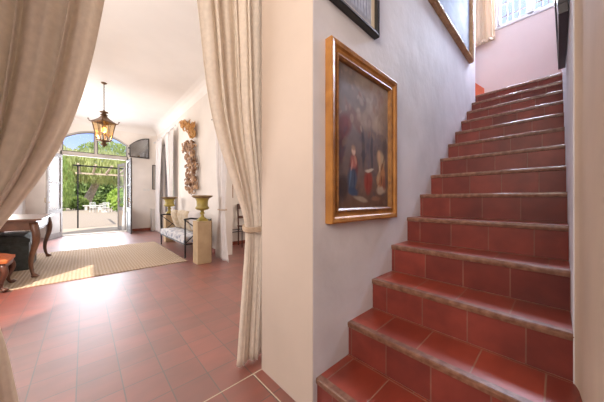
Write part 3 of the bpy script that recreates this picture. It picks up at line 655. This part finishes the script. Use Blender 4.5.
# orange upholstered stool
sx_, sy_ = -.90, 4.46
so = empty('upholstered_stool', (sx_, sy_, .012), 'dark carved stool with an orange upholstered seat beside the left curtain', 'stool')
P(MB().grid(lambda u, v: (sx_+(u-.5)*.52, sy_+(v-.5)*.44, .36+.06*(1-(2*u-1)**4)*(1-(2*v-1)**4)), 16, 16).box((sx_-.26, sy_-.22, .325), (sx_+.26, sy_+.22, .361)).build('seat', 'orange_velvet', smooth=False, bevel=.006), so)
P(box((sx_-.25, sy_-.21, .27), (sx_+.25, sy_+.21, .325)).build('apron', 'dark_walnut', bevel=.01), so)
for a in (-1, 1):
    for b in (-1, 1): P(cabriole((sx_+a*.215, sy_+b*.175, .30), None, .30-.012, (a*.7, b*.7), .028, .028).build('leg', 'dark_walnut', smooth=True), so)
P(MB().tube([(sx_-.22, sy_-.18, .10), (sx_+.22, sy_-.18, .10)], .010).tube([(sx_-.22, sy_+.18, .10), (sx_+.22, sy_+.18, .10)], .010).tube([(sx_, sy_-.18, .10), (sx_, sy_+.18, .10)], .010).build('stretcher', 'dark_walnut', smooth=True), so)

# ------------------------------------------------------------------ pedestals and urns
def pedestal(x, y, s, h, label):
    e = empty('pedestal', (x, y, 0), label, 'pedestal', 'stone pedestals under the urns')
    P(MB().prism([(x-s, y-s), (x+s, y-s), (x+s, y+s), (x-s, y+s)], .0, h-.02).build('shaft', 'sandstone', bevel=.008), e)
    P(box((x-s-.003, y-s-.003, h-.02), (x+s+.003, y+s+.003, h)).build('cap', 'sandstone', bevel=.005), e)
    return e
def urn(x, y, z, label, k=1):
    e = empty('urn', (x, y, z), label, 'urn', 'green-yellow urns on pedestals')
    P(MB().box((x-.07*k, y-.07*k, z), (x+.07*k, y+.07*k, z+.03)).lathe([(.06*k, z+.03), (.065*k, z+.045), (.03*k, z+.07), (.024*k, z+.11), (.045*k, z+.13), (.024*k, z+.15), (.03*k, z+.175)], (x, y, 0), 24).build('foot', 'urn_glaze', smooth=False, bevel=.002), e)
    P(MB().lathe([(.03*k, z+.175), (.09*k, z+.19), (.115*k, z+.215), (.10*k, z+.235), (.088*k, z+.26), (.092*k, z+.33), (.105*k, z+.37), (.12*k, z+.385), (.115*k, z+.385), (.09*k, z+.33), (.08*k, z+.24), (.01, z+.22)], (x, y, 0), 28).build('bowl', 'urn_glaze', smooth=True), e)
    P(MB().lathe([(.115*k, z+.38), (.14*k, z+.39), (.165*k, z+.408), (.168*k, z+.42), (.158*k, z+.428), (.125*k, z+.42), (.11*k, z+.385)], (x, y, 0), 28).build('lip', 'urn_lip', smooth=True), e)
pedestal(1.462, 4.057, .115, .70, 'tall pale stone pedestal nearest the archway, under the larger-looking urn')
urn(1.462, 4.057, .70, 'yellow-green urn with flared lip on the near stone pedestal')
pedestal(1.60, 6.72, .11, .70, 'far stone pedestal at the other end of the settee')
urn(1.60, 6.72, .70, 'yellow-green urn on the far pedestal, left of the settee cushions', 1.15)

# ------------------------------------------------------------------ settee
s0, s1, fx, bx = 4.52, 6.30, 1.33, 1.80
se = empty('settee', ((fx+bx)/2, (s0+s1)/2, 0), 'low black iron settee with blue and white seat beside the near pedestal', 'sofa')
def pillow(c, r, rot, m, name, parent):
    M2 = Euler(rot).to_matrix()
    def f(u, v):
        a, b = 2*u-1, 2*v-1; t = max(0, (1-a**4)*(1-b**4))**.5
        return a*(1-.08*b*b), b*(1-.08*a*a), t
    g = MB()
    for sgn in (1, -1):
        g.grid(lambda u, v: Vector(c)+M2 @ Vector((f(u, v)[0]*r[0], f(u, v)[1]*r[1], sgn*f(u, v)[2]*r[2])), 14, 14)
    o = g.build(name, m, smooth=True); P(o, parent); return o
P(MB().grid(lambda u, v: (lerp(fx-.02, bx-.02, u), lerp(s0+.02, s1-.02, v), .385+.025*(1-(2*u-1)**6)*(1-(2*v-1)**6)), 12, 30).box((fx-.02, s0+.02, .27), (bx-.02, s1-.02, .386)).build('seat_cushion', 'blue_print', bevel=.01), se)
P(MB().tube([(fx, s0, .25), (fx, s1, .25), (bx, s1, .25), (bx, s0, .25), (fx, s0, .25)], .014).build('seat_frame', 'iron'), se)
for y in (s0, s1):
    P(MB().tube([(fx, y, 0.012 if y > 99 else .012), (fx, y, .70)], .014).build('leg', 'iron'), se)
    P(MB().tube([(bx, y, .0), (bx, y, .64)], .014).build('leg', 'iron'), se)
    P(MB().tube([(fx-.02, y, .70), (fx+.1, y, .715), (bx, y, .66)], .016).tube([(fx, y, .27), (bx, y, .69)], .009).tube([(fx, y, .69), (bx, y, .27)], .009).build('arm', 'iron', smooth=True), se)
P(MB().tube([(bx, s0, .64), (bx, s1, .64)], .014).tube([(bx, s0, .45), (bx, s1, .45)], .010).tube([(bx, 5.0, .45), (bx, 5.0, .64)], .008).tube([(bx, 5.5, .45), (bx, 5.5, .64)], .008).build('back_rail', 'iron'), se)
for i, (y, m, lb, tl) in enumerate(((4.80, 'sheer_white', 'white patterned cushion on the settee, nearest the near pedestal', .5), (5.14, 'cushion_tan', 'tan cushion on the settee beside the white one', .35), (5.52, 'cushion_tan', 'tan cushion in the middle of the settee', .3), (5.98, 'cushion_tan', 'tan cushion at the far end of the settee', .3))):
    e = pillow((1.62-.04*(i % 2), y, .41+.21), (.22, .235, .085), (0, PI/2-.28, .12*(-1)**i), m, 'cushion', stair)
    e.parent = None; e.matrix_parent_inverse = Matrix(); tag(e, lb, 'cushion', 'cushions on the settee')

# ------------------------------------------------------------------ carved wall ornaments
def carving(name, label, spine, width, m, n, seed):
    rnd = random.Random(seed); g = MB()
    L_ = len(spine)-1
    for i in range(n):
        t = rnd.random()*L_; k = min(int(t), L_-1); f = t-k
        cy = lerp(spine[k][0], spine[k+1][0], f)+rnd.uniform(-1, 1)*width; cz = lerp(spine[k][1], spine[k+1][1], f)+rnd.uniform(-1, 1)*width*.3
        R = rnd.uniform(.05, .12); a0 = rnd.uniform(0, 6.28); tr_ = rnd.choice((-1, 1)); x0 = XR-.048-rnd.uniform(0, .05)
        if i % 3:
            pts = []; rs = []
            for q in range(15):
                s = q/14; r = R*(1-.8*s); th = a0+tr_*s*5.0
                pts.append((x0-.05*s, cy+r*math.cos(th), cz+r*math.sin(th))); rs.append(.008+.011*math.sin(PI*min(1, s*1.1)))
            g.tube(pts, rs, 7)
        else:
            M3 = Matrix.Rotation(a0, 3, 'X'); g.ball((x0, cy, cz), (.035, R*.8, .03), 10, M3)
            g.ball((x0-.03, cy, cz), (.03, .03, R*.5), 8, M3)
    back = MB()
    o = g.build(name, m, smooth=True); return tag(o, label, 'wall carving')
carving('carved_ornament', 'upper gilded wood scroll carving on the white wall', [(6.45, 2.98), (6.1, 2.88), (5.72, 2.72), (5.55, 2.50)], .17, 'carved_gold', 60, 21)
carving('carved_ornament', 'long brown wood scroll carving hanging below the gilded one', [(6.2, 2.36), (5.85, 2.30), (5.8, 2.0), (5.7, 1.75), (5.75, 1.45), (5.65, 1.33)], .30, 'carved_brown', 120, 33)

# ------------------------------------------------------------------ side room furniture seen past the curtain
e = empty('side_table', (2.35, 4.55, 0), 'black metal side table seen between the two right curtains', 'table')
tx0, tx1, ty0, ty1, tz = 2.12, 2.56, 4.38, 4.72, .43
P(box((tx0, ty0, tz-.012), (tx1, ty1, tz)).build('tabletop', 'clear_glass', bevel=.003), e)
P(MB().tube([(tx0, ty0, tz-.02), (tx1, ty0, tz-.02), (tx1, ty1, tz-.02), (tx0, ty1, tz-.02), (tx0, ty0, tz-.02)], .010).build('top_frame', 'iron'), e)
for x in (tx0, tx1):
    for y in (ty0, ty1): P(MB().tube([(x, y, 0), (x, y, tz-.02)], .010).build('leg', 'iron'), e)
hx, hy = 2.84, 4.88
e = empty('wooden_chair', (hx, hy, 0), 'dark wooden chair beside the metal side table in the side room', 'chair')
P(box((hx-.21, hy-.2, .43), (hx+.21, hy+.2, .46)).build('seat', 'dark_walnut', bevel=.006), e)
for x in (hx-.19, hx+.19): P(MB().tube([(x, hy-.18, 0), (x, hy-.18, .43)], .017).build('leg', 'dark_walnut'), e)
for x in (hx-.19, hx+.19): P(MB().tube([(x, hy+.18, 0), (x, hy+.18, .46), (x, hy+.215, .96)], .017).build('leg', 'dark_walnut'), e)
P(box((hx-.19, hy+.175, .84), (hx+.19, hy+.215, .96)).box((hx-.19, hy+.17, .62), (hx+.19, hy+.20, .68)).build('backrest', 'dark_walnut', bevel=.004), e)
e = empty('wall_picture', (2.35, 5.14, 1.1), 'small brown-framed picture on the side room wall', 'picture')
P(frame_mesh(2.13, 2.55, 1.10, 1.62, 5.149, [(0, 0), (0, .03), (.04, .025), (.04, 0)]).build('frame', 'gilt_dark'), e); P(box((2.165, 5.135, 1.135), (2.515, 5.145, 1.585)).build('canvas', 'cushion_tan'), e)

# ------------------------------------------------------------------ garden
tag(box((-40, YF+.3, -.12), (40, 90, -.02)).build('ground', 'gravel'), kind='structure')
st(box((-3, YF+.3, -.02), (5, 12.1, .0)), 'floor_terrace', 'terrace')
def foliage(blobs, n, size, seed, droop=0):
    rnd = random.Random(seed); g = MB()
    tot = sum(b[3]*b[4]*b[5] for b in blobs)**1
    for x, y, z, rx, ry, rz in blobs:
        cnt = int(n*(rx*ry*rz)/tot)
        for _ in range(cnt):
            while True:
                p = Vector((rnd.uniform(-1, 1), rnd.uniform(-1, 1), rnd.uniform(-1, 1)))
                if .25 < p.length < 1: break
            p = p*(p.length**-.4)
            c = Vector((x+p.x*rx, y+p.y*ry, z+p.z*rz)); s = size*rnd.uniform(.6, 1.4)
            R = Euler((rnd.uniform(0, 6), rnd.uniform(0, 6), rnd.uniform(0, 6))).to_matrix()
            if droop: a = Vector((rnd.uniform(-.15, .15), rnd.uniform(-.15, .15), -1)).normalized()*s*droop; b = R @ Vector((s*.35, 0, 0))
            else: a = R @ Vector((s, 0, 0)); b = R @ Vector((0, s*.45, 0))
            g.add([c-a, c-b, c+a, c+b], [(0, 1, 2, 3)])
    return g
def tree(name, label, cat, base, trunk, blobs, m, n, size, seed, droop=0, group=None):
    e = empty(name, base, label, cat, group)
    if trunk: P(MB().tube(trunk[0], trunk[1], 9).build('trunk', 'bark', smooth=True), e)
    P(foliage(blobs, n, size, seed, droop).build('foliage', m), e)
    return e
# leaning tree with hanging branches
tree('leaning_tree', 'leaning tree with hanging yellow-green foliage in the middle of the garden', 'tree', (.2, 38, -.05),
     ([(-.1, 38, -.1), (.35, 38, 1.2), (1.2, 38.1, 3.4), (2.0, 38.3, 5.2), (2.6, 38.4, 6.6)], [.62, .42, .34, .24, .12]),
     [(1.6, 36.6, 4.9, 4.2, 1.6, 1.9), (4.8, 36.6, 4.2, 2.6, 1.6, 2.2), (-1.1, 37, 4.9, 2.0, 1.6, 1.8)], 'leaf_olive', 9000, .20, 1, 1.8)
tree('cypress_hedge', 'tall green hedge at the left of the garden view', 'hedge', (-2.6, 33.5, -.05), ([(-2.6, 33.5, -.1), (-2.6, 33.5, 5)], [.2, .1]),
     [(-1.9, 33.2, 2.6, 1.2, 1.1, 3.0), (-4.0, 33.5, 3.0, 1.6, 1.2, 3.3)], 'leaf_mid', 5200, .17, 2, 1.2)
for i, (x, y, z, r, m, lb) in enumerate(((.2, 46, 2.6, 3.3, 'leaf_dark', 'dark tree far behind the leaning one, left'), (7.6, 45, 2.6, 3.4, 'leaf_dark', 'dark tree far behind the leaning one, right'), (-5.5, 56, 7.2, 5.0, 'leaf_olive', 'pale tall tree at the back left of the garden'), (3.6, 60, 8.6, 5.4, 'leaf_mid', 'green tall tree at the middle back of the garden'), (14.0, 60, 9.0, 5.0, 'leaf_olive', 'pale tall tree at the back right of the garden'))):
    tree('garden_tree', lb, 'tree', (x, y, -.05), ([(x, y, -.1), (x+.1, y, z)], [.35, .15]), [(x, y, z, r, r*.6, r*.75), (x-r*.4, y-.6, z*.45, r*.6, r*.5, z*.5), (x+r*.4, y-.5, z*.45, r*.6, r*.5, z*.5)], m, 6500, .32, 40+i)
for i, (x, y, z, r, m, lb) in enumerate(((2.35, 24.5, .8, .65, 'leaf_bright', 'bright green shrub beside the right door jamb outside'), (2.6, 30, 1.1, 1.0, 'leaf_bright', 'bright leafy shrub behind the garden chairs'), (-.5, 36.0, .7, .9, 'leaf_mid', 'low shrub left of the leaning trunk'), (4.9, 33, 1.8, 1.4, 'leaf_mid', 'tall green shrub at the right of the garden view'))):
    tree('garden_shrub', lb, 'shrub', (x, y, -.02), None, [(x, y, z, r, r*.8, z), (x+.3, y+.2, z*.8, r*.6, r*.5, z*.7)], m, 1100, .18, 60+i)
# pergola: dark metal posts with pale beams
pg = empty('pergola', (.2, 12.4, -.02), 'dark metal pergola with pale wooden beams outside the door', 'pergola')
for x, y in ((-.17, 12.3), (3.2, 12.3), (3.2, 15.6)):
    P(box((x-.022, y-.022, -.02), (x+.022, y+.022, 2.33)).build('post', 'iron'), pg)
P(box((-.3, 12.27, 2.33), (3.4, 12.33, 2.38)).build('beam', 'iron'), pg)
P(box((-.3, 15.56, 2.30), (3.4, 15.64, 2.38)).build('beam', 'pergola_wood'), pg)
for k in range(8): P(box((-.2+.5*k, 12.2, 2.38), (-.13+.5*k, 15.8, 2.44)).build('rafter', 'pergola_wood'), pg)
# white garden table and chairs
def gchair(x, y, rz, label):
    e = empty('garden_chair', (x, y, -.02), label, 'chair', 'white garden chairs', rz)
    box((-.22, -.22, .42), (.22, .22, .45)).build('seat', 'garden_white', e)
    for a in (-.2, .2):
        for b in (-.2, .2): MB().tube([(a, b, 0), (a, b, .42 if b < 0 else .85)], .018, 6).build('leg', 'garden_white', e)
    g = MB()
    for k in range(6): g.tube([(-.16+.064*k, .2, .45), (-.16+.064*k, .2, .85)], .009, 5)
    g.tube([(-.2, .2, .85), (.2, .2, .85)], .018, 6).build('backrest', 'garden_white', e); return e
gchair(.65, 27.4, .5, 'white garden chair left of the round garden table'); gchair(2.1, 27.3, -.7, 'white garden chair right of the round garden table'); gchair(1.35, 26.4, 3.3, 'white garden chair in front of the round garden table')
e = empty('garden_table', (1.38, 27.4, -.02), 'round white garden table among white chairs', 'table')
MB().lathe([(.42, .70), (.44, .715), (.42, .73)], n=24).build('tabletop', 'garden_white', e); MB().lathe([(.25, 0), (.05, .05), (.03, .3), (.05, .69)], n=12).build('pedestal_base', 'garden_white', e)
e = empty('garden_bench', (.6, 33.4, -.02), 'low pale stone bench in front of the leaning trunk', 'bench')
P(box((-.1, 33.2, .40), (1.5, 33.6, .50)).build('seat', 'plastic_white'), e)
for x in (.05, 1.15): P(box((x, 33.25, -.02), (x+.2, 33.55, .40)).build('support', 'plastic_white'), e)
